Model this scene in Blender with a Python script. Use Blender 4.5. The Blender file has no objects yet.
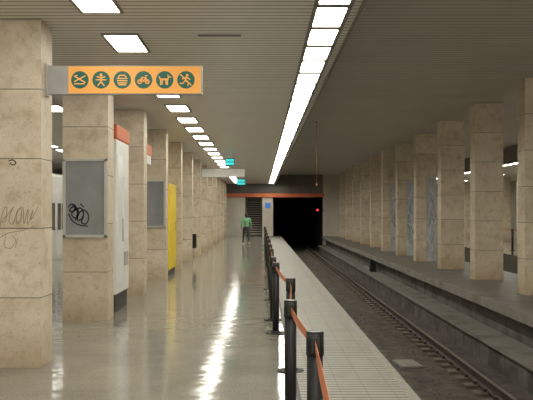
import bpy, bmesh, math, random
from mathutils import Vector, Matrix
random.seed(7)
S = bpy.context.scene
COL = S.collection
try: S.view_settings.view_transform = 'Standard'
except Exception: pass

# ------------------------------------------------------------------ materials
def mat(name, col, rough=.6, metal=0, emit=None, es=0, spec=.5):
    m = bpy.data.materials.new(name); m.use_nodes = True
    b = m.node_tree.nodes['Principled BSDF']
    b.inputs['Base Color'].default_value = (*col, 1)
    b.inputs['Roughness'].default_value = rough
    b.inputs['Metallic'].default_value = metal
    b.inputs['Specular IOR Level'].default_value = spec
    if emit:
        b.inputs['Emission Color'].default_value = (*emit, 1)
        b.inputs['Emission Strength'].default_value = es
    return m
def N(m, t, **kw):
    n = m.node_tree.nodes.new(t)
    for k, v in kw.items(): setattr(n, k, v)
    return n
def L(m, a, b): m.node_tree.links.new(a, b)
def noisy(name, c1, c2, scale=3, rough=.6, bump=0.0, detail=6, stretch=(1,1,1), metal=0, spec=.5, rvar=0, distort=0):
    m = mat(name, c1, rough, metal, spec=spec)
    b = m.node_tree.nodes['Principled BSDF']
    g = N(m, 'ShaderNodeNewGeometry'); mp = N(m, 'ShaderNodeMapping'); mp.inputs['Scale'].default_value = stretch
    L(m, g.outputs['Position'], mp.inputs['Vector'])
    n = N(m, 'ShaderNodeTexNoise'); n.inputs['Scale'].default_value = scale; n.inputs['Detail'].default_value = detail
    n.inputs['Roughness'].default_value = .65; n.inputs['Distortion'].default_value = distort
    L(m, mp.outputs['Vector'], n.inputs['Vector'])
    r = N(m, 'ShaderNodeValToRGB'); r.color_ramp.elements[0].position = .32; r.color_ramp.elements[1].position = .68
    r.color_ramp.elements[0].color = (*c1, 1); r.color_ramp.elements[1].color = (*c2, 1)
    L(m, n.outputs['Fac'], r.inputs['Fac']); L(m, r.outputs['Color'], b.inputs['Base Color'])
    if bump:
        bp = N(m, 'ShaderNodeBump'); bp.inputs['Strength'].default_value = bump; bp.inputs['Distance'].default_value = .02
        L(m, n.outputs['Fac'], bp.inputs['Height']); L(m, bp.outputs['Normal'], b.inputs['Normal'])
    if rvar:
        mr = N(m, 'ShaderNodeMapRange'); mr.inputs['To Min'].default_value = rough-rvar; mr.inputs['To Max'].default_value = rough+rvar
        L(m, n.outputs['Fac'], mr.inputs['Value']); L(m, mr.outputs['Result'], b.inputs['Roughness'])
    return m
def mul_color(m, fac_socket, dark):
    b = m.node_tree.nodes['Principled BSDF']
    src = b.inputs['Base Color'].links[0].from_socket
    mx = N(m, 'ShaderNodeMix', data_type='RGBA', blend_type='MULTIPLY')
    L(m, fac_socket, mx.inputs['Factor']); L(m, src, mx.inputs['A']); mx.inputs['B'].default_value = (*dark, 1)
    L(m, mx.outputs['Result'], b.inputs['Base Color'])
def line_fac(m, axis, pitch, width, offset=0.0):
    g = N(m, 'ShaderNodeNewGeometry'); s = N(m, 'ShaderNodeSeparateXYZ'); L(m, g.outputs['Position'], s.inputs[0])
    a = N(m, 'ShaderNodeMath', operation='ADD'); a.inputs[1].default_value = 1000*pitch + offset; L(m, s.outputs[axis], a.inputs[0])
    d = N(m, 'ShaderNodeMath', operation='MODULO'); d.inputs[1].default_value = pitch; L(m, a.outputs[0], d.inputs[0])
    c = N(m, 'ShaderNodeMath', operation='LESS_THAN'); c.inputs[1].default_value = width; L(m, d.outputs[0], c.inputs[0])
    return c.outputs[0]
def stain(m, scale, lo, hi, dark, detail=5, distort=0, stretch=(1,1,1)):
    g = N(m, 'ShaderNodeNewGeometry'); mp = N(m, 'ShaderNodeMapping'); mp.inputs['Scale'].default_value = stretch
    L(m, g.outputs['Position'], mp.inputs['Vector'])
    n = N(m, 'ShaderNodeTexNoise'); n.inputs['Scale'].default_value = scale; n.inputs['Detail'].default_value = detail; n.inputs['Distortion'].default_value = distort
    L(m, mp.outputs['Vector'], n.inputs['Vector'])
    r = N(m, 'ShaderNodeMapRange'); r.inputs['From Min'].default_value = lo; r.inputs['From Max'].default_value = hi; L(m, n.outputs['Fac'], r.inputs['Value'])
    mul_color(m, r.outputs['Result'], dark)

M = {}
M['stone'] = noisy('travertine', (.65,.56,.43), (.79,.70,.56), 1.8, .45, .01, 6, (1,1,1.3))
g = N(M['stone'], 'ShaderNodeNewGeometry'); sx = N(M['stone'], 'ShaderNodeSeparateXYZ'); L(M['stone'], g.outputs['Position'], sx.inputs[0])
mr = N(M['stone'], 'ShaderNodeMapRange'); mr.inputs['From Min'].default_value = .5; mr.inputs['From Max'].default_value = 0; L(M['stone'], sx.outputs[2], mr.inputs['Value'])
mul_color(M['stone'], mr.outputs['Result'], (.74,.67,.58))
stain(M['stone'], 6, .50, .70, (.82,.77,.69), 8, .4)
stain(M['stone'], 50, .56, .72, (.78,.72,.64), 4)
oi = N(M['stone'], 'ShaderNodeObjectInfo')
fl = N(M['stone'], 'ShaderNodeMath', operation='MULTIPLY'); fl.inputs[1].default_value = 1/.757; L(M['stone'], sx.outputs[2], fl.inputs[0])
ff = N(M['stone'], 'ShaderNodeMath', operation='FLOOR'); L(M['stone'], fl.outputs[0], ff.inputs[0])
cb = N(M['stone'], 'ShaderNodeCombineXYZ'); L(M['stone'], ff.outputs[0], cb.inputs[0]); L(M['stone'], oi.outputs['Random'], cb.inputs[1])
wn = N(M['stone'], 'ShaderNodeTexWhiteNoise'); L(M['stone'], cb.outputs[0], wn.inputs['Vector'])
wm = N(M['stone'], 'ShaderNodeMath', operation='MULTIPLY'); wm.inputs[1].default_value = .8; L(M['stone'], wn.outputs['Value'], wm.inputs[0])
mul_color(M['stone'], wm.outputs[0], (.84,.81,.76))
M['joint'] = mat('joint', (.14,.12,.09), .9)
M['floor'] = noisy('terrazzo', (.245,.232,.195), (.325,.309,.262), .9, .10, 0, 8, rvar=.04, spec=.2)
stain(M['floor'], 45, .45, .65, (.74,.73,.70), 4)
gf = N(M['floor'], 'ShaderNodeNewGeometry')
nb = N(M['floor'], 'ShaderNodeTexNoise'); nb.inputs['Scale'].default_value = 3.2; nb.inputs['Detail'].default_value = 1.5
L(M['floor'], gf.outputs['Position'], nb.inputs['Vector'])
bp = N(M['floor'], 'ShaderNodeBump'); bp.inputs['Strength'].default_value = .26; bp.inputs['Distance'].default_value = .02
L(M['floor'], nb.outputs['Fac'], bp.inputs['Height']); L(M['floor'], bp.outputs['Normal'], M['floor'].node_tree.nodes['Principled BSDF'].inputs['Normal'])
mul_color(M['floor'], line_fac(M['floor'], 1, .9, .006), (.85,.85,.85))
M['tact'] = noisy('ribbed_tiles', (.255,.242,.212), (.33,.314,.277), 2, .6, 0, 8)
mul_color(M['tact'], line_fac(M['tact'], 1, .12, .05), (.40,.39,.37)); mul_color(M['tact'], line_fac(M['tact'], 0, .25, .012), (.75,.74,.72))
stain(M['tact'], 4, .50, .70, (.78,.76,.72), 6)
M['edge'] = noisy('edge_stone', (.20,.187,.16), (.29,.272,.235), 7, .65, .2)
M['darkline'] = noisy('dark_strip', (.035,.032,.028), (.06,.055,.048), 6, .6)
M['ceil'] = noisy('ceiling_slats', (.76,.725,.65), (.84,.805,.73), .7, .35, 0, 3)
mul_color(M['ceil'], line_fac(M['ceil'], 1, .15, .038), (.36,.345,.32))
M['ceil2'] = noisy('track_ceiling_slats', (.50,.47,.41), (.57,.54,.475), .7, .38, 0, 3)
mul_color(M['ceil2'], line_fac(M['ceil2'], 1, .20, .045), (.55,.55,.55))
M['bed'] = noisy('trackbed', (.034,.029,.022), (.11,.095,.074), 3.0, .9, .5, 10)
M['conc'] = noisy('concrete', (.20,.19,.165), (.28,.265,.235), 2.5, .8, .15, 8)
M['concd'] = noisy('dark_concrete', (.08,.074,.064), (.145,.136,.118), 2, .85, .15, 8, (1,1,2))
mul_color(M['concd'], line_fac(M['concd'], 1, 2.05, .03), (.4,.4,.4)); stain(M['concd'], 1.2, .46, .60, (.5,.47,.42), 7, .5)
M['ledge'] = noisy('kerb_concrete', (.17,.16,.14), (.26,.247,.217), 3, .7, .1, 8)
stain(M['ledge'], 1.5, .5, .65, (.6,.57,.52), 7)
M['island'] = noisy('island_top', (.11,.103,.088), (.165,.156,.134), 2, .5, .1, 8)
M['sleeper'] = noisy('sleeper_concrete', (.085,.073,.056), (.17,.148,.115), 6, .85, .2, 6)
M['rail'] = noisy('rail_steel', (.04,.030,.023), (.075,.057,.044), 8, .55, .1, 4, metal=.3)
M['railtop'] = mat('rail_head', (.60,.57,.52), .3, .9)
M['wall'] = noisy('wall_plaster', (.50,.46,.38), (.60,.56,.48), 1, .7, .05, 5)
M['walld'] = noisy('dark_wall', (.05,.045,.04), (.08,.073,.063), 1, .8, .05, 5)
M['wallm'] = noisy('grey_wall', (.14,.13,.112), (.19,.176,.152), 1, .8, .05, 5)
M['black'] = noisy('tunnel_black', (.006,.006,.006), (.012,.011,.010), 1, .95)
M['bplast'] = noisy('black_plastic', (.010,.010,.011), (.018,.018,.018), 6, .45, spec=.3)
M['rubber'] = noisy('black_rubber', (.016,.016,.016), (.028,.027,.026), 9, .7)
M['belt'] = noisy('orange_belt', (.46,.14,.06), (.55,.18,.08), 8, .7)
M['ored'] = noisy('orange_red_panel', (.58,.14,.05), (.66,.17,.065), 2, .5)
M['signor'] = mat('sign_orange', (.80,.37,.08), .45, emit=(.9,.42,.09), es=.25)  # faint glow added to brighten the sign face and its pictograms
M['teal'] = mat('pictogram_green', (.008,.10,.07), .4, emit=(.01,.16,.11), es=.15)
M['signfig'] = mat('pictogram_orange', (.82,.45,.12), .45, emit=(.9,.45,.11), es=.22)
M['sgrey'] = noisy('sign_grey', (.34,.34,.34), (.41,.41,.40), 4, .4)
M['metal'] = noisy('brushed_metal', (.40,.39,.36), (.50,.49,.45), 8, .35, metal=.7)
M['white'] = noisy('white_enamel', (.72,.72,.69), (.80,.80,.77), 3, .4)
M['yellow'] = noisy('yellow_enamel', (.86,.62,.02), (.90,.68,.03), 3, .4)
M['glass'] = noisy('grey_glass', (.18,.195,.195), (.24,.255,.25), 1.5, .15)
M['ink'] = mat('black_ink', (.012,.012,.015), .6)
M['paleink'] = mat('faded_ink', (.22,.185,.15), .7)
M['wink'] = mat('white_paint', (.70,.75,.78), .7)
M['bluep'] = noisy('blue_grey_panel', (.34,.36,.37), (.56,.59,.60), 5, .5, stretch=(1,1,.3))
M['cyan'] = mat('turquoise_display', (.02,.4,.42), .4, emit=(.05,.62,.62), es=.9)
M['blue'] = mat('blue_sign', (.02,.12,.42), .4, emit=(.03,.2,.6), es=.5)
M['strip'] = mat('strip_diffuser', (.9,.9,.86), .5, emit=(1,.96,.84), es=24)
M['square'] = mat('light_diffuser', (.9,.9,.86), .5, emit=(1,.96,.85), es=12)
M['frame'] = noisy('fitting_frame', (.24,.23,.21), (.30,.29,.265), 3, .7)
M['pframe'] = noisy('panel_frame', (.46,.45,.41), (.54,.52,.48), 3, .45)
M['redl'] = mat('red_lamp', (.6,.02,.02), .4, emit=(1,.03,.02), es=3)
M['skin'] = noisy('skin', (.50,.30,.20), (.56,.35,.24), 20, .55)
M['jacket'] = noisy('green_cloth', (.15,.36,.19), (.22,.45,.26), 9, .8, .3)
M['trous'] = noisy('charcoal_cloth', (.04,.04,.043), (.065,.065,.067), 9, .85, .3)
M['hair'] = noisy('dark_hair', (.012,.009,.007), (.03,.02,.015), 30, .5, .5)
M['shoe'] = noisy('pale_shoe', (.35,.34,.32), (.45,.44,.42), 10, .6)
M['train'] = noisy('train_paint', (.76,.77,.76), (.84,.85,.84), 2, .3)
M['traing'] = mat('train_window', (.02,.025,.03), .08)
M['traindoor'] = noisy('train_door', (.80,.81,.80), (.86,.87,.86), 2, .3)

# ------------------------------------------------------------------ helpers
def box(bm, x0, x1, y0, y1, z0, z1, mi=0, bev=0):
    vs = [bm.verts.new(p) for p in ((x0,y0,z0),(x1,y0,z0),(x1,y1,z0),(x0,y1,z0),(x0,y0,z1),(x1,y0,z1),(x1,y1,z1),(x0,y1,z1))]
    fs = [bm.faces.new([vs[i] for i in q]) for q in ((0,3,2,1),(4,5,6,7),(0,1,5,4),(1,2,6,5),(2,3,7,6),(3,0,4,7))]
    for f in fs: f.material_index = mi
    if bev:
        es = list({e for f in fs for e in f.edges})
        r = bmesh.ops.bevel(bm, geom=es, offset=bev, segments=2, affect='EDGES', profile=.5)
        for f in r['faces']: f.material_index = mi
def cone(bm, p0, p1, r0, r1, seg=16, mi=0):
    p0 = Vector(p0); p1 = Vector(p1); d = p1-p0
    q = d.to_track_quat('Z', 'Y').to_matrix().to_4x4()
    r = bmesh.ops.create_cone(bm, cap_ends=True, segments=seg, radius1=r0, radius2=r1, depth=d.length, matrix=Matrix.Translation((p0+p1)/2) @ q)
    for f in {f for v in r['verts'] for f in v.link_faces}: f.material_index = mi; f.smooth = len(f.verts) == 4
def ball(bm, c, r, sc=(1,1,1), sub=2):
    bmesh.ops.create_icosphere(bm, subdivisions=sub, radius=r, matrix=Matrix.Translation(c) @ Matrix.Diagonal((*sc, 1)))
def caps(bm, p0, r0, p1, r1):
    cone(bm, p0, p1, r0, r1, 14); ball(bm, p0, r0); ball(bm, p1, r1)
def ribbon(bm, pts, w, y, axis='y', mi=0):
    for (a, b) in zip(pts[:-1], pts[1:]):
        d = Vector((b[0]-a[0], b[1]-a[1]))
        if d.length < 1e-6: continue
        n = Vector((-d.y, d.x)).normalized()*w/2; e = d.normalized()*w*.3
        q = [(a[0]-e.x+n.x, a[1]-e.y+n.y), (a[0]-e.x-n.x, a[1]-e.y-n.y), (b[0]+e.x-n.x, b[1]+e.y-n.y), (b[0]+e.x+n.x, b[1]+e.y+n.y)]
        vs = [bm.verts.new((u, y, v) if axis == 'y' else (y, u, v)) for u, v in q]
        f = bm.faces.new(vs); f.material_index = mi
def disc(bm, cx, cz, r, y, seg=28, th=.004):
    a = [bm.verts.new((cx+r*math.cos(2*math.pi*i/seg), y, cz+r*math.sin(2*math.pi*i/seg))) for i in range(seg)]
    b = [bm.verts.new((v.co.x, y+th, v.co.z)) for v in a]
    bm.faces.new(a); bm.faces.new(b[::-1])
    for i in range(seg): bm.faces.new((a[i], b[i], b[(i+1)%seg], a[(i+1)%seg]))
def smooth_path(pts, n=6):
    if len(pts) < 3: return pts
    P = [pts[0]] + list(pts) + [pts[-1]]; out = []
    for i in range(1, len(P)-2):
        for j in range(n):
            t = j/n; q = []
            for k in (0, 1):
                a, b, c, d = P[i-1][k], P[i][k], P[i+1][k], P[i+2][k]
                q.append(.5*(2*b+(c-a)*t+(2*a-5*b+4*c-d)*t*t+(3*b-a-3*c+d)*t**3))
            out.append(tuple(q))
    return out+[pts[-1]]
def obj(name, bm, mats, parent=None, loc=None, kind=None, label=None):
    me = bpy.data.meshes.new(name)
    bmesh.ops.recalc_face_normals(bm, faces=bm.faces[:]); bm.to_mesh(me); bm.free()
    for m in (mats if isinstance(mats, (list, tuple)) else [mats]): me.materials.append(M[m])
    o = bpy.data.objects.new(name, me); COL.objects.link(o)
    if parent: o.parent = parent
    if loc: o.location = loc
    if kind: o['kind'] = kind
    if label: o['label'] = label
    return o
def tag(o, label, cat, group=None):
    o['label'] = label; o['category'] = cat
    if group: o['group'] = group
    return o
def thing(name, label, cat, loc, group=None):
    o = bpy.data.objects.new(name, None); COL.objects.link(o); o.location = loc; o.empty_display_size = .2
    return tag(o, label, cat, group)
def copy_tree(o, parent=None):
    c = o.copy(); COL.objects.link(c)
    if parent: c.parent = parent
    for ch in list(o.children): copy_tree(ch, c)
    return c
def B(): return bmesh.new()
def sbox(name, m, *dims, label=None):
    b = B()
    for d in dims: box(b, *d)
    return obj(name, b, m, kind='structure', label=label)
ORD = ['nearest','second','third','fourth','fifth','sixth','seventh','eighth','ninth','tenth','eleventh','twelfth','thirteenth','fourteenth','fifteenth','sixteenth']

Y0, Y1 = -3.0, 62.0
CZ, CZ2 = 3.83, 4.50
XC = 5.82
def mx(x): return 2*XC - x

# ------------------------------------------------------------------ setting
sbox('floor', 'floor', (-7.4, .33, Y0, Y1, -1.3, 0), label='polished grey terrazzo platform floor')
sbox('floor_tactile', 'tact', (.37, 1.36, Y0, Y1, -.16, .004), label='ribbed grey tile strip along the platform edge')
sbox('trim_1', 'edge', (1.36, 1.455, Y0, Y1, -.16, .004), label='platform edge coping')
sbox('trim_6', 'darkline', (.33, .37, Y0, Y1, -.16, .002), label='dark line between the polished floor and the ribbed strip')
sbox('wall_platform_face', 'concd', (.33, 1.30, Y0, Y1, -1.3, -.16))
sbox('floor_trackbed', 'bed', (1.30, 4.75, Y0, 95, -1.35, -1.13), label='dirty dark trackbed')
sbox('floor_island', 'island', (4.50, mx(4.5), Y0, Y1, -.10, 0), label='dark concrete island carrying the right columns')
sbox('trim_2', 'ledge', (4.42, 4.60, Y0, Y1, -.16, .012), label='raised island kerb')
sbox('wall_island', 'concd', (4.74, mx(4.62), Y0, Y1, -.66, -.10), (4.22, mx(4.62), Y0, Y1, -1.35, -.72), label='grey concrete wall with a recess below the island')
sbox('trim_3', 'ledge', (4.15, 4.76, Y0, Y1, -.72, -.66), label='stepped ledge along the island wall')
sbox('floor_far_trackbed', 'bed', (mx(4.62), mx(1.3), Y0, Y1, -1.35, -1.13))
sbox('floor_far', 'floor', (mx(1.455), 17, Y0, Y1, -1.35, 0), label='opposite platform floor')
sbox('floor_left_trackbed', 'bed', (-11, -7.4, Y0, Y1, -1.35, -1.13))
sbox('ceiling', 'ceil', (-11, .54, Y0, Y1, CZ, CZ+.2), (.94, 1.02, Y0, Y1, CZ, CZ+.2), label='pale slatted metal ceiling over the platform')
sbox('trim_5', 'conc', (1.02, 1.06, Y0, Y1, CZ-.01, CZ2+.1), label='fascia where the ceiling steps up')
sbox('trim_7', 'conc', (mx(1.06), mx(1.02), Y0, Y1, CZ-.01, CZ2+.1), label='fascia above the opposite platform edge')
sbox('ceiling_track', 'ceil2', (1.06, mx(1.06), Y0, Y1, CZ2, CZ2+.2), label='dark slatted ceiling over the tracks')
sbox('ceiling_far', 'ceil', (mx(1.02), mx(.94), Y0, Y1, CZ, CZ+.2), (mx(.54), 17.2, Y0, Y1, CZ, CZ+.2))
sbox('ceiling_void', 'walld', (.54, .94, Y0, Y1, CZ+.12, CZ+.2), (mx(.94), mx(.54), Y0, Y1, CZ+.12, CZ+.2))
sbox('wall_left', 'wall', (-11.3, -11, Y0, Y1, -1.35, CZ+.2))
sbox('wall_right', 'wall', (17, 17.3, Y0, Y1, -1.35, CZ+.2))
W = Y1
sbox('wall_end', 'wall', (-11.3, -1.15, W, W+.3, -1.3, 2.85), (.10, .88, W, W+.3, -1.3, 2.85), (4.52, 7.12, W, W+.3, -1.3, CZ2+.2), (mx(.88), 17.3, W, W+.3, -1.3, 2.85))
sbox('wall_end_upper', 'wallm', (-11.3, 4.52, W, W+.3, 2.85, CZ2+.2), (7.12, 17.3, W, W+.3, 2.85, CZ2+.2), label='grey upper end wall above the openings')
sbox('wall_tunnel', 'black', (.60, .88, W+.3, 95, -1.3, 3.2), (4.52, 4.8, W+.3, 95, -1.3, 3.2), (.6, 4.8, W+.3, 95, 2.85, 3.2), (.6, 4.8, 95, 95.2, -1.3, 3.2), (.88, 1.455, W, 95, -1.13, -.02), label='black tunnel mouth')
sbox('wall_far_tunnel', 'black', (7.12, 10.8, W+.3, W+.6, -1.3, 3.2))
sbox('wall_stair', 'wallm', (-1.4, -1.15, W+.3, W+6, 0, 6), (.10, .35, W+.3, W+6, 0, 6), (-1.4, .35, W+6, W+6.2, 0, 6), (-1.4, .35, W+.3, W+6, 5.9, 6.1))
sbox('floor_stair', 'conc', (-1.4, .35, W, W+6, -.2, 0))

t = thing('staircase', 'dim concrete staircase rising through the doorway behind the walking person', 'stairs', (-.525, W+.9, 0))
b = B()
for i in range(15): box(b, -.61, .61, i*.3, 4.6, i*.17, (i+1)*.17)
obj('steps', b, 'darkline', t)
b = B()
for i in range(15): box(b, -.61, .61, i*.3-.02, i*.3+.05, (i+1)*.17-.05, (i+1)*.17+.008)
obj('nosing', b, 'wall', t)
for s in (-1, 1):
    b = B(); cone(b, (s*.55, 0, 1.05), (s*.55, 4.3, 3.48), .022, .022, 10)
    for q in (0, .5, 1): cone(b, (s*.55, 4.3*q, 2.43*q+.17), (s*.55, 4.3*q, 1.05+2.43*q), .015, .015, 8)
    obj('handrail', b, 'metal', t)

# ------------------------------------------------------------------ columns
def column_mesh(h):
    b = B(); box(b, -.352, .352, .008, .492, 0, h, 1)
    n = 5 if h < 4 else 6; ph = h/n
    for i in range(n):
        g = .005
        box(b, -.36, .36, 0, .5, i*ph+(g if i else 0), (i+1)*ph-g, 0)
    return b
LC = []
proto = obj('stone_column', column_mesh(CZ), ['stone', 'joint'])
spec = {0: 'nearest tan stone column at far left with faint scribbled graffiti on its front',
        1: 'second stone column in the left row, framed grey panel with a black tag on it',
        2: 'third stone column in the left row, standing behind the white machine with orange top',
        3: 'fourth stone column in the left row, carrying a framed grey panel without a tag',
        4: 'fifth stone column in the left row, behind the yellow cabinet',
        5: 'sixth stone column in the left row, small black box on its side',
        6: 'seventh stone column in the left row, holding the projecting pale sign'}
for k in range(13):
    o = proto if k == 0 else copy_tree(proto)
    o.location = (-2.78, 9.35+4.1*k, 0)
    tag(o, spec.get(k, '%s stone-clad column from the camera in the left platform row' % ORD[k]), 'column', 'stone columns along the left platform')
    LC.append(o)
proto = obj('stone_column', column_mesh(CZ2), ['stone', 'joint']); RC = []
for k in range(11):
    o = proto if k == 0 else copy_tree(proto)
    o.location = (5.81, 17.55+4.1*k, 0)
    lab = '%s stone-clad column from the camera on the island right of the track' % ORD[k]
    if k == 0: lab = 'nearest island column, cut by the right edge of the photo'
    if k == 1: lab = 'tall pale stone column on the island, second from the right edge'
    tag(o, lab, 'column', 'stone columns on the island between the tracks'); RC.append(o)
for k in range(5):
    o = copy_tree(RC[0]); o.data = LC[0].data; o.location = (mx(-2.78), 42.15+4.1*k, 0)
    tag(o, 'distant stone column on the opposite platform, glimpsed between the island columns', 'column', 'stone columns on the opposite platform')

def px(x, y, Y): return ((x-261)*Y/850, 1.7-(y-213)*Y/850)
def strokes(name, plist, w, Y, parent, m='ink', off=.004, sm=True):
    b = B()
    for pl in plist:
        q = [px(x, y, Y) for x, y in pl]; ribbon(b, smooth_path(q, 3) if sm else q, w, Y-off)
    o = obj(name, b, m); o.parent = parent; o.matrix_parent_inverse = Matrix.Translation(-parent.location)
    return o
strokes('graffiti', [
    [(0,227),(3,212),(7,207),(6,220),(2,222),(8,214),(14,207),(11,212),(9,221),(13,224),(17,212),(21,208),(21,219),(17,224),(17,213),(23,207),(24,224),(28,209),(28,224),(33,210),(31,220),(38,207)],
    [(0,238),(8,233),(20,231),(36,226)], [(6,236),(4,246),(11,248),(16,240),(12,236)], [(18,238),(15,248)]],
    .006, 9.35, LC[0], 'paleink')
strokes('sticker', [[(9,161),(13,160),(16,163),(13,165),(10,163)]], .012, 9.35, LC[0], 'ink')

def framed_panel(label, Y, x0, x1, z0, z1):
    t = thing('framed_panel', label, 'notice panel', ((x0+x1)/2, Y, z0), 'framed grey panels on the left columns')
    w = (x1-x0)/2; h = z1-z0; b = B()
    for d in ((-w, w, 0, .045), (-w, w, h-.045, h), (-w, -w+.045, 0, h), (w-.045, w, 0, h)): box(b, d[0], d[1], -.05, -.001, d[2], d[3], 0, .004)
    obj('frame', b, 'pframe', t)
    b = B(); box(b, -w+.02, w-.02, -.03, -.002, .02, h-.02); obj('glass_pane', b, 'glass', t)
    return t
p1 = framed_panel('framed grey glass panel with black graffiti tag on the second left column', 13.45, -3.13, -2.43, 1.31, 2.56)
strokes('graffiti', [[(69,207),(72,204),(76,206),(74,211),(70,211),(73,207),(78,209),(79,215),(75,218),(72,214),(76,210),(81,208),(84,213),(82,219),(78,220),(79,214),(84,210),(88,213),(89,219),(86,224),(82,222),(84,217)],
    [(69,214),(73,221),(80,225),(88,226)], [(73,205),(78,212),(76,220)], [(81,204),(84,207)]], .020, 13.45, p1, 'ink', .036)
framed_panel('framed grey glass panel without graffiti on the fourth left column', 21.65, -3.13, -2.43, 1.33, 2.54)
t = thing('wall_box', 'small black box mounted on the side of the sixth left column', 'box', (-2.42, 30.1, .46))
b = B(); box(b, .001, .12, -.14, .14, 0, .5, 0, .012); obj('case', b, 'bplast', t)
b = B(); box(b, .119, .128, -.11, .11, .05, .44, 0, .003); obj('door', b, 'rubber', t)

def scribbles(b, w, z0, z1, n):
    pts = [(0, z0)]
    for i in range(n):
        pts.append((random.uniform(-w, w)*.95, z0+(z1-z0)*min(1, max(0, (i+random.uniform(-1.6, 1.6))/n))))
    ribbon(b, [(max(-w, min(w, u)), v) for u, v in smooth_path(pts, 4)], .02, -.034)
for k, lab in ((3, 'tall blue-grey panel covered in white scribbles on the fourth island column'), (4, 'scribbled blue-grey panel on the fifth island column'), (5, 'scribbled blue-grey panel on the sixth island column')):
    t = thing('poster_panel', lab, 'poster panel', (5.98, 17.55+4.1*k, 0), 'graffitied panels on the island columns')
    b = B(); box(b, -.17, .17, -.03, -.001, 0, 2.95, 0, .004); obj('board', b, 'bluep', t)
    b = B(); scribbles(b, .15, .4, 2.6, 20); obj('white_scribble', b, 'wink', t)
    b = B(); scribbles(b, .15, .6, 2.4, 7); obj('dark_scribble', b, 'glass', t)

# ------------------------------------------------------------------ ceiling lights
def strip_panel():
    t = thing('strip_light', '', 'ceiling light', (0,0,CZ))
    b = B()
    for d in ((-.20,-.155,0,1.05),(.155,.20,0,1.05),(-.2,.2,0,.075),(-.2,.2,.975,1.05)): box(b, d[0], d[1], d[2], d[3], -.014, .05)
    obj('frame', b, 'frame', t)
    b = B(); box(b, -.16, .16, .07, .98, .002, .03); obj('diffuser', b, 'strip', t)
    return t
sp = strip_panel(); first = True
n = int((W-.3+3)/1.05)
for i in range(n):
    o = sp if first else copy_tree(sp); first = False
    o.location = (.74, -2.85+1.05*i, CZ)
    tag(o, 'white fluorescent panel, one of the unbroken ceiling strip above the platform edge', 'ceiling light', 'panels of the long bright ceiling strip')
for i in range(61):
    o = copy_tree(sp); o.location = (mx(.74), -2.85+1.05*i, CZ)
    tag(o, 'fluorescent panel in the ceiling strip over the opposite platform', 'ceiling light', 'panels of the strip over the opposite platform')
def square_light():
    t = thing('ceiling_light', '', 'ceiling light', (0,0,CZ)); b = B()
    for d in ((-.225,-.195,0,1.12),(.195,.225,0,1.12),(-.2,.2,0,.035),(-.2,.2,1.085,1.12)): box(b, d[0], d[1], d[2], d[3], -.02, 0)
    obj('frame', b, 'frame', t)
    b = B(); box(b, -.197, .197, .03, 1.09, -.008, -.002); obj('diffuser', b, 'square', t)
    return t
sq = square_light(); first = True; c = 0
for i in range(32):
    Y = 10.08+2.2*(i-5)
    if Y > W-2: break
    o = sq if first else copy_tree(sq); first = False
    o.location = (-1.68, Y, CZ)
    if Y < 7: lab = 'rectangular ceiling light of the platform row, above and behind the camera'
    elif c < 12: lab = '%s rectangular ceiling light in the row above the left platform' % ORD[c]; c += 1
    else: lab = 'tiny distant ceiling light at the far end of the left platform row'
    tag(o, lab, 'ceiling light', 'rectangular ceiling lights above the left platform')
for i in range(12):
    o = copy_tree(sq); o.location = (-4.2, 4.2+4.16*i, CZ); tag(o, 'rectangular ceiling light behind the left column row', 'ceiling light', 'ceiling lights behind the left columns')
for i in range(16):
    o = copy_tree(sq); o.location = (-6.7, 18+2.08*i, CZ); tag(o, 'rectangular ceiling light over the left train platform edge', 'ceiling light', 'ceiling lights beside the left train')
for i in range(8):
    o = copy_tree(sq); o.location = (13.3, 26+4.16*i, CZ); tag(o, 'rectangular ceiling light above the opposite platform', 'ceiling light', 'ceiling lights above the opposite platform')
o = copy_tree(sq); o.location = (-.475, W+2.2, 5.9); tag(o, 'unseen fill lamp added inside the stairwell to brighten the far staircase', 'ceiling light')  # added lamp, hidden above the doorway, brightens the stairs
if 'group' in o: del o['group']
t = thing('ceiling_vent', 'thin dark slot vent in the slatted ceiling right of the second light', 'vent', (-.5, 10.15, CZ))
b = B(); box(b, -.25, .25, 0, .06, -.008, -.001); obj('slot', b, 'walld', t)
b = B()
for d in ((-.26,.26,-.01,0),(-.26,.26,.06,.07)): box(b, d[0], d[1], d[2], d[3], -.01, -.001)
obj('frame', b, 'frame', t)

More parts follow.
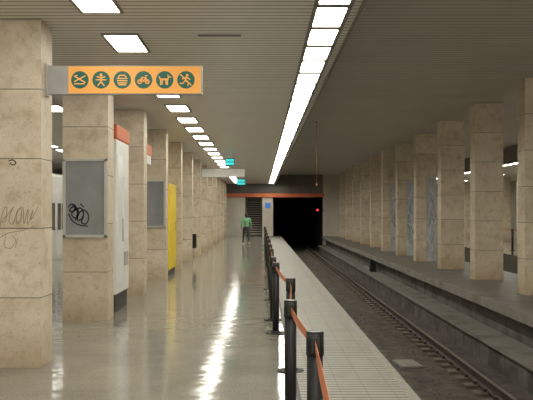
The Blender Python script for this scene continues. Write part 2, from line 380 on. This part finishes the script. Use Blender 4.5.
# ------------------------------------------------------------------ projecting signs
def sign_case(label, Y, face, z=3.03, x0=.262, case='sgrey'):
    t = thing('projecting_sign', label, 'sign', (-2.42, Y, z))
    b = B(); box(b, .0, 1.76, -.045, .045, 0, .325, 0, .006); obj('case', b, case, t)
    b = B(); box(b, x0, 1.745, -.052, -.044, .012, .313); obj('face', b, face, t)
    b = B(); box(b, .0, .03, -.07, .07, -.02, .345, 0, .004); obj('wall_bracket', b, 'metal', t)
    return t
s1 = sign_case('long orange projecting sign with six green round pictograms on the nearest left column', 9.58, 'signor')
cz = .162
icons = [
  [[(-.06,.04),(.06,-.03)],[(-.06,-.02),(.06,.045)],[(-.06,-.045),(.05,-.045)],[(-.055,.04),(-.03,.05)]],
  [[(0,.06),(0,-.02)],[(-.045,.035),(0,.02),(.045,.035)],[(0,-.02),(-.035,-.065)],[(0,-.02),(.035,-.065)],[(-.055,.0),(.055,.0)]],
  [[(-.045,.03),(-.025,.05),(.025,.05),(.045,.03)],[(-.055,.015),(.055,.015)],[(-.055,-.01),(.055,-.01)],[(-.05,-.035),(.05,-.035)],[(-.04,-.055),(.04,-.055)]],
  [[(-.065,-.02),(-.05,.0),(-.03,.0),(-.02,-.02),(-.03,-.04),(-.055,-.04),(-.065,-.02)],[(.065,-.02),(.05,.0),(.03,.0),(.02,-.02),(.03,-.04),(.055,-.04),(.065,-.02)],[(-.04,-.02),(-.02,.025),(.025,.025),(.042,-.02)],[(-.02,.025),(.0,-.02),(.025,.025)],[(.02,.045),(.04,.045)]],
  [[(-.045,0),(.035,0)],[(-.045,.010),(.035,.010)],[(-.045,.0),(-.045,-.055)],[(-.028,.0),(-.028,-.05)],[(.03,.0),(.03,-.055)],[(.015,.0),(.015,-.05)],[(.035,.0),(.042,.035),(.068,.03)],[(.042,.035),(.036,.055)],[(-.045,0),(-.062,.035)]],
  [[(.005,.03),(-.01,-.01)],[(-.04,.01),(.005,.028),(.045,.005)],[(-.01,-.01),(.03,-.03),(.02,-.065)],[(-.01,-.01),(-.035,-.04),(-.065,-.04)],[(-.06,.06),(.06,-.06)]]]
for i, ic in enumerate(icons):
    cx = (80+21.2*i-261)*9.53/850 + 2.42
    b = B(); disc(b, cx, cz, .098, -.057); d = obj('pictogram_disc', b, 'teal', s1)
    b = B()
    for pl in ic: ribbon(b, [(cx+u, cz+v) for u, v in pl], .013, -.060)
    if i in (1,): disc(b, cx, cz+.055, .016, -.062, 12)
    if i == 5: disc(b, cx+.014, cz+.05, .016, -.062, 12)
    obj('pictogram', b, 'signfig', d)
sign_case('plain pale projecting sign seen far down the platform on the seventh left column', 34.2, 'white', 3.15, .035, 'white')

def hang_display(label, x0, x1, z0, z1, Y):
    t = thing('hanging_display', label, 'display', ((x0+x1)/2, Y, z0)); w = (x1-x0)/2; h = z1-z0
    b = B(); box(b, -w, w, -.05, .05, 0, h, 0, .005); obj('case', b, 'bplast', t)
    b = B(); box(b, -w+.02, w-.02, -.056, -.049, h*.55, h-.03); box(b, -w+.02, w-.02, -.056, -.049, .03, h*.45); obj('screen', b, 'cyan', t)
    b = B()
    for s in (-1, 1): cone(b, (s*w*.7, 0, h), (s*w*.7, 0, CZ-z0), .012, .012, 8)
    obj('rod', b, 'metal', t)
hang_display('nearer small turquoise display hanging from the ceiling above the platform', -1.30, -.96, 3.42, 3.70, 31)
hang_display('farther turquoise display hanging below the ceiling above the walking person', -1.42, -.92, 3.33, 3.70, 50)

b = B(); box(b, -2.55, 4.62, W-.14, W-.002, 2.85, 3.12, 0, .01)
tag(obj('orange_header_band', b, 'ored'), 'long orange-red band across the far end above the tunnel and stairs', 'sign band')
t = thing('platform_sign', 'small blue sign on the pale pier between stairs and tunnel', 'sign', (.50, W-.03, 2.05))
b = B(); box(b, -.2, .2, -.03, .03, 0, .42, 0, .01); obj('case', b, 'sgrey', t)
b = B(); box(b, -.17, .17, -.036, -.029, .03, .39); obj('face', b, 'blue', t)
t = thing('signal_lamp', 'red signal lamp bracketed beside the tunnel mouth', 'signal', (4.10, W-.25, 1.92)); b = B(); box(b, -.12, .12, 0, .2, -.14, .14, 0, .02)
box(b, 0, .52, .20, .25, -.02, .02); obj('housing', b, 'bplast', t)
b = B(); cone(b, (0,-.03,0), (0,.01,0), .065, .065, 16); obj('lens', b, 'redl', t)
b = B(); cone(b, (0,0,0), (0,0,-1.9), .006, .006, 8); cone(b, (0,0,0), (0,0,-.03), .04, .04, 10); box(b, -.02,.02,-.02,.02,-1.96,-1.9)
tag(obj('hanging_cable', b, 'ored', loc=(1.70, 26, CZ2)), 'thin reddish cable hanging from the dark ceiling over the track', 'cable')

# ------------------------------------------------------------------ machines between left columns
t = thing('ticket_machine', 'tall white machine with orange header between second and third left columns', 'machine', (-2.80, 15.2, 0))
b = B(); box(b, -.30, .30, -.66, .66, 0, .30, 0, .01); obj('plinth', b, 'walld', t)
b = B(); box(b, -.33, .33, -.69, .69, .30, 2.97, 0, .02); obj('body', b, 'white', t)
b = B(); box(b, -.345, .345, -.71, .71, 2.97, 3.22, 0, .02); obj('header', b, 'ored', t)
b = B(); box(b, .325, .345, -.62, -.10, .5, 2.7, 0, .008); d = obj('door', b, 'train', t)
b = B(); cone(b, (.36,-.16,1.2), (.36,-.16,1.6), .012, .012, 8); obj('handle', b, 'metal', d)
b = B(); box(b, .328, .345, .05, .58, 1.25, 2.35, 0, .008); obj('screen', b, 'train', t)
b = B(); box(b, .328, .350, .15, .5, .75, 1.0, 0, .008); obj('tray', b, 'sgrey', t)
t = thing('column_sign', 'small orange and white box sign on the back of the third left column', 'sign', (-2.60, 18.05, 2.78))
b = B(); box(b, -.10, .12, 0, 1.25, .20, .44, 0, .01); obj('orange_case', b, 'ored', t)
b = B(); box(b, -.09, .11, 0, 1.2, 0, .20, 0, .01); obj('white_case', b, 'white', t)
t = thing('yellow_cabinet', 'flat bright yellow cabinet standing before the fifth left column', 'cabinet', (-2.82, 23.7, 0))
b = B(); box(b, -.33, .33, -.85, .85, 0, .16, 0, .01); obj('plinth', b, 'walld', t)
b = B(); box(b, -.36, .36, -.9, .9, .16, 2.5, 0, .02); obj('body', b, 'yellow', t)
b = B(); box(b, .355, .372, -.8, .8, .3, 2.35, 0, .008); d = obj('door', b, 'yellow', t)
b = B(); cone(b, (.385,.6,1.2), (.385,.6,1.45), .012, .012, 8); obj('handle', b, 'metal', d)

# ------------------------------------------------------------------ belt barrier posts
posts = [(.26,2.9),(.32,5.04),(.237,6.84),(.32,9.15),(.21,12.0),(.19,13.5),(.20,16.6),(.20,19.0),(.21,22.5),(.20,26),(.19,30),(.20,34.5),(.20,39),(.20,44)]
def stanchion():
    t = thing('barrier_post', '', 'barrier post', (0,0,0))
    b = B(); cone(b, (0,0,.004), (0,0,.014), .145, .14, 36); cone(b, (0,0,.014), (0,0,.035), .08, .055, 24); obj('base', b, 'rubber', t)
    b = B(); cone(b, (0,0,.03), (0,0,.86), .048, .048, 24); obj('pole', b, 'bplast', t)
    b = B(); cone(b, (0,0,.86), (0,0,.992), .053, .053, 24); cone(b, (0,0,.992), (0,0,1.0), .053, .048, 24)
    d = obj('head', b, 'bplast', t)
    b = B(); box(b, -.025, .025, -.059, -.045, .88, .97, 0, .004); obj('clip', b, 'rubber', d)
    return t
st = stanchion(); first = True
def belt(a, c, parent, sag=.02):
    b = B(); n = 12; pr = []
    for i in range(n+1):
        f = i/n; x = a[0]+(c[0]-a[0])*f; y = a[1]+(c[1]-a[1])*f; z = .925 - sag*4*f*(1-f)
        tw = .008*math.sin(f*math.pi)
        pr.append([b.verts.new((x-parent.location.x+s2*.0015+s*tw, y-parent.location.y, z+s*.022)) for s in (-1,1) for s2 in (-1,1)])
    for p, q in zip(pr[:-1], pr[1:]):
        for i, j in ((0,1),(1,3),(3,2),(2,0)): b.faces.new((p[i], p[j], q[j], q[i]))
    obj('belt', b, 'belt', parent, label='orange retractable belt')
made = []
for i, (x, y) in enumerate(posts):
    o = st if first else copy_tree(st); first = False; o.location = (x, y, 0)
    lab = ('black barrier post below the photo, its orange belt running to the nearest visible post' if i == 0 else
           'nearest black barrier post at the bottom of the photo, orange belt at its top' if i == 1 else
           '%s black belt barrier post from the camera along the ribbed strip' % ORD[i-1])
    tag(o, lab, 'barrier post', 'belt barrier posts along the platform edge'); made.append(o)
for y in (34.5, 38.5, 42.5):
    o = copy_tree(st); o.location = (mx(.25), y, 0)
    tag(o, 'black belt barrier post on the opposite platform, seen between island columns', 'barrier post', 'belt barrier posts on the opposite platform'); made.append(o)
for i in list(range(len(posts)-1))+[14, 15]:
    a, c = made[i].location, made[i+1].location; d = Vector((c[0]-a[0], c[1]-a[1])).normalized()*.052
    belt((a[0]+d.x, a[1]+d.y), (c[0]-d.x, c[1]-d.y), made[i])

# ------------------------------------------------------------------ track
t = thing('railway_track', 'rusty railway track on concrete sleepers in the trench right of platform', 'railway track', (2.85, 8, -1.13))
def rail(xc):
    prof = [(-.07,.06),(.07,.06),(.07,.07),(.012,.09),(.012,.175),(.036,.185),(.036,.212),(-.036,.212),(-.036,.185),(-.012,.175),(-.012,.09),(-.07,.07)]
    b = B(); a = [b.verts.new((xc+u, 0, v)) for u, v in prof]; c = [b.verts.new((xc+u, 82, v)) for u, v in prof]
    b.faces.new(a); b.faces.new(c[::-1])
    for i in range(len(prof)):
        j = (i+1) % len(prof); f = b.faces.new((a[i], a[j], c[j], c[i])); f.material_index = 1 if i == 6 else 0
    obj('rail', b, ['rail', 'railtop'], t)
rail(-.72); rail(.72)
b = B()
for s in (-1, 1):
    box(b, s*.72-.28, s*.72+.20, -.12, .12, -.02, .055, 0, .012)
    for q in (-1, 1): box(b, s*.72+q*.095-.03, s*.72+q*.095+.03, -.05, .05, .05, .105, 1, .006)
box(b, -.50, .50, -.02, .02, -.06, -.01, 1)
sl = obj('sleeper', b, ['sleeper', 'rail'], t)
for i in range(95):
    o = sl if i == 0 else sl.copy()
    if i: COL.objects.link(o)
    o.location = (0, .4+.6*i, 0)
b = B(); box(b, -.2, .2, -.35, .35, 0, .05, 0, .012); box(b, -.08, .08, -.2, -.17, .048, .056)
o = tag(obj('concrete_slab', b, 'conc', loc=(2.72, 15.8, -1.13)), 'flat grey concrete slab lying in the trench beside the platform edge', 'slab'); o.rotation_euler.z = .1
b = B()
for i in range(700):
    r = random.uniform(.008, .024); x = random.uniform(2.42, 3.25); y = 9+random.random()**1.5*40
    bmesh.ops.create_icosphere(b, subdivisions=1, radius=r, matrix=Matrix.Translation((x, y, -1.13+r*.35)) @ Matrix.Rotation(random.random()*6, 4, 'Z') @ Matrix.Diagonal((1, random.uniform(.6, 1.3), .6, 1)))
o = tag(obj('trackbed_rubble', b, 'sleeper', kind='stuff'), 'dirty grit and rubble scattered over the trackbed between the rails', 'rubble')
t = thing('junction_box', 'small dark junction box on the island wall beside the track', 'box', (4.62, 34.2, -.65))
b = B(); box(b, -.24, .0, -.2, .2, 0, .5, 0, .01); obj('case', b, 'bplast', t)
b = B(); box(b, -.25, -.238, -.16, .16, .04, .46); obj('lid', b, 'rubber', t)

# ------------------------------------------------------------------ train at far left
t = thing('metro_train', 'pale metro train standing at the left platform behind the columns', 'train', (-9.0, 24, -1.13))
b = B(); box(b, -1.4, 1.4, 0, 30, .55, 4.3, 0, .12); obj('body', b, 'train', t)
b = B(); box(b, -1.2, 1.2, .5, 29.5, .0, .55); obj('underframe', b, 'bplast', t)
for i in range(9):
    y = 1.2+3.2*i
    b = B(); box(b, 1.385, 1.41, y, y+1.4, 1.25, 3.5, 0, .01); d = obj('door', b, 'traindoor', t)
    b = B(); box(b, 1.405, 1.416, y+.12, y+.62, 2.2, 3.2); box(b, 1.405, 1.416, y+.78, y+1.28, 2.2, 3.2); obj('door_window', b, 'traing', d)
    b = B(); box(b, 1.385, 1.408, y+1.65, y+2.95, 2.2, 3.2, 0, .01); obj('window', b, 'traing', t)

# ------------------------------------------------------------------ person (walking away)
def remeshed(name, bm, m, parent, vox, smooth=2):
    o = obj(name, bm, m)
    md = o.modifiers.new('r', 'REMESH'); md.mode = 'VOXEL'; md.voxel_size = vox; md.use_smooth_shade = True
    if smooth: s = o.modifiers.new('s', 'SMOOTH'); s.iterations = smooth; s.factor = .5
    dg = bpy.context.evaluated_depsgraph_get(); dg.update()
    me = bpy.data.meshes.new_from_object(o.evaluated_get(dg)); o.modifiers.clear(); o.data = me
    o.parent = parent
    return o
t = thing('person', 'person in green top and dark trousers walking away near the far stairs', 'person', (-.80, 46, 0))
hipL, hipR = (-.10,0,.88), (.10,0,.88)
kL, kR = (-.15,.18,.49), (.14,-.02,.47)
aL, aR = (-.18,.24,.10), (.17,-.30,.15)
sL, sR = (-.175,.01,1.37), (.175,.01,1.37)
eL, eR = (-.255,-.10,1.11), (.255,.06,1.11)
wL, wR = (-.265,-.07,.87), (.265,.20,.92)
def limb(b, a, c, r0, r1, g=0): caps(b, a, r0+g, c, r1+g)
b = B()
for (h, k, a) in ((hipL,kL,aL),(hipR,kR,aR)): limb(b, h, k, .078, .050); limb(b, k, a, .050, .034)
limb(b, aL, (-.19,.38,.045), .036, .028); limb(b, aR, (.17,-.20,.04), .036, .028)
ball(b, (0,0,.93), .15, (1,.72,.75)); ball(b, (0,.0,1.09), .14, (.95,.68,1.1)); ball(b, (0,0,1.27), .165, (1,.68,.85))
limb(b, (-.12,0,1.36), sL, .06, .05); limb(b, (.12,0,1.36), sR, .06, .05)
for (s, e, w) in ((sL,eL,wL),(sR,eR,wR)): limb(b, s, e, .045, .036); limb(b, e, w, .036, .025)
limb(b, (0,0,1.35), (0,.012,1.47), .056, .050)
hz = .03
ball(b, (0,.02,1.535+hz), .098, (.80,.94,1.08), 3); ball(b, (0,.055,1.475+hz), .05, (.95,1,.9))
ball(b, (0,.118,1.515+hz), .016, (.8,1.1,1.4)); ball(b, (0,.102,1.483+hz), .02, (1.2,.6,.35))
for s in (-1, 1): ball(b, (s*.080,.02,1.525+hz), .024, (.4,.8,1.25)); ball(b, (s*.03,.103,1.545+hz), .014)
for (w, d, sd) in ((wL, Vector((0,.10,-1)), -1), (wR, Vector((0,.35,-.94)), 1)):
    w = Vector(w); d = d.normalized(); f = Vector((0,1,0)); pc = w + d*.05
    ball(b, pc, .038, (.45,1,1.25))
    for j, ln in enumerate((.062,.072,.068,.052)):
        o0 = pc + d*.035 + f*(.027-.018*j); m1 = o0 + d*ln*.55; e1 = m1 + (d*.8 - Vector((sd,0,0))*.5)*ln*.5
        caps(b, o0, .0088, m1, .0082); caps(b, m1, .0082, e1, .007)
    o0 = pc + f*.028 - d*.01; m1 = o0 + f*.022 + d*.022; caps(b, o0, .011, m1, .0095); caps(b, m1, .0095, m1 + d*.028, .008)
remeshed('body', b, 'skin', t, .007, 1)
b = B()
ball(b, (0,0,1.02), .155, (1.02,.80,.80)); ball(b, (0,0,1.11), .155, (1,.78,1.1)); ball(b, (0,0,1.27), .175, (1.04,.78,.88))
limb(b, (-.12,0,1.36), sL, .066, .062); limb(b, (.12,0,1.36), sR, .066, .062)
for (s, e, w) in ((sL,eL,wL),(sR,eR,wR)): limb(b, s, e, .062, .050); limb(b, e, Vector(e).lerp(Vector(w), .93), .050, .036)
cone(b, (0,0,1.39), (0,.008,1.45), .085, .066, 18)
remeshed('jacket', b, 'jacket', t, .012, 2)
b = B()
for (h, k, a) in ((hipL,kL,aL),(hipR,kR,aR)): limb(b, h, k, .092, .066); limb(b, k, Vector(k).lerp(Vector(a), .95), .066, .052)
ball(b, (0,0,.92), .16, (1,.78,.72)); remeshed('trousers', b, 'trous', t, .012, 2)
for (a, c2) in ((aL, (-.19,.40,.042)), (aR, (.17,-.18,.042))):
    b = B(); limb(b, (a[0], a[1], a[2]-.04), c2, .048, .036); remeshed('shoe', b, 'shoe', t, .009, 2)
b = B(); ball(b, (0,.002,1.558+hz), .104, (.86,.94,1.0), 3); ball(b, (0,-.045,1.51+hz), .07, (1.05,.75,1.1), 3)
remeshed('hair', b, 'hair', t, .009, 2)

# ------------------------------------------------------------------ world (added warm fill light, standing for the unseen station behind the camera), camera
w = bpy.data.worlds.new('world'); S.world = w; w.use_nodes = True
w.node_tree.nodes['Background'].inputs[0].default_value = (1,.93,.80,1); w.node_tree.nodes['Background'].inputs[1].default_value = 1.5
cam = bpy.data.cameras.new('camera'); co = bpy.data.objects.new('camera', cam); COL.objects.link(co)
co.location = (0, 0, 1.7); co.rotation_euler = (math.pi/2, 0, 0)
cam.sensor_width = 36; cam.lens = 850/533*36; cam.shift_x = 5.5/533; cam.shift_y = 13/533; cam.clip_end = 300
S.camera = co
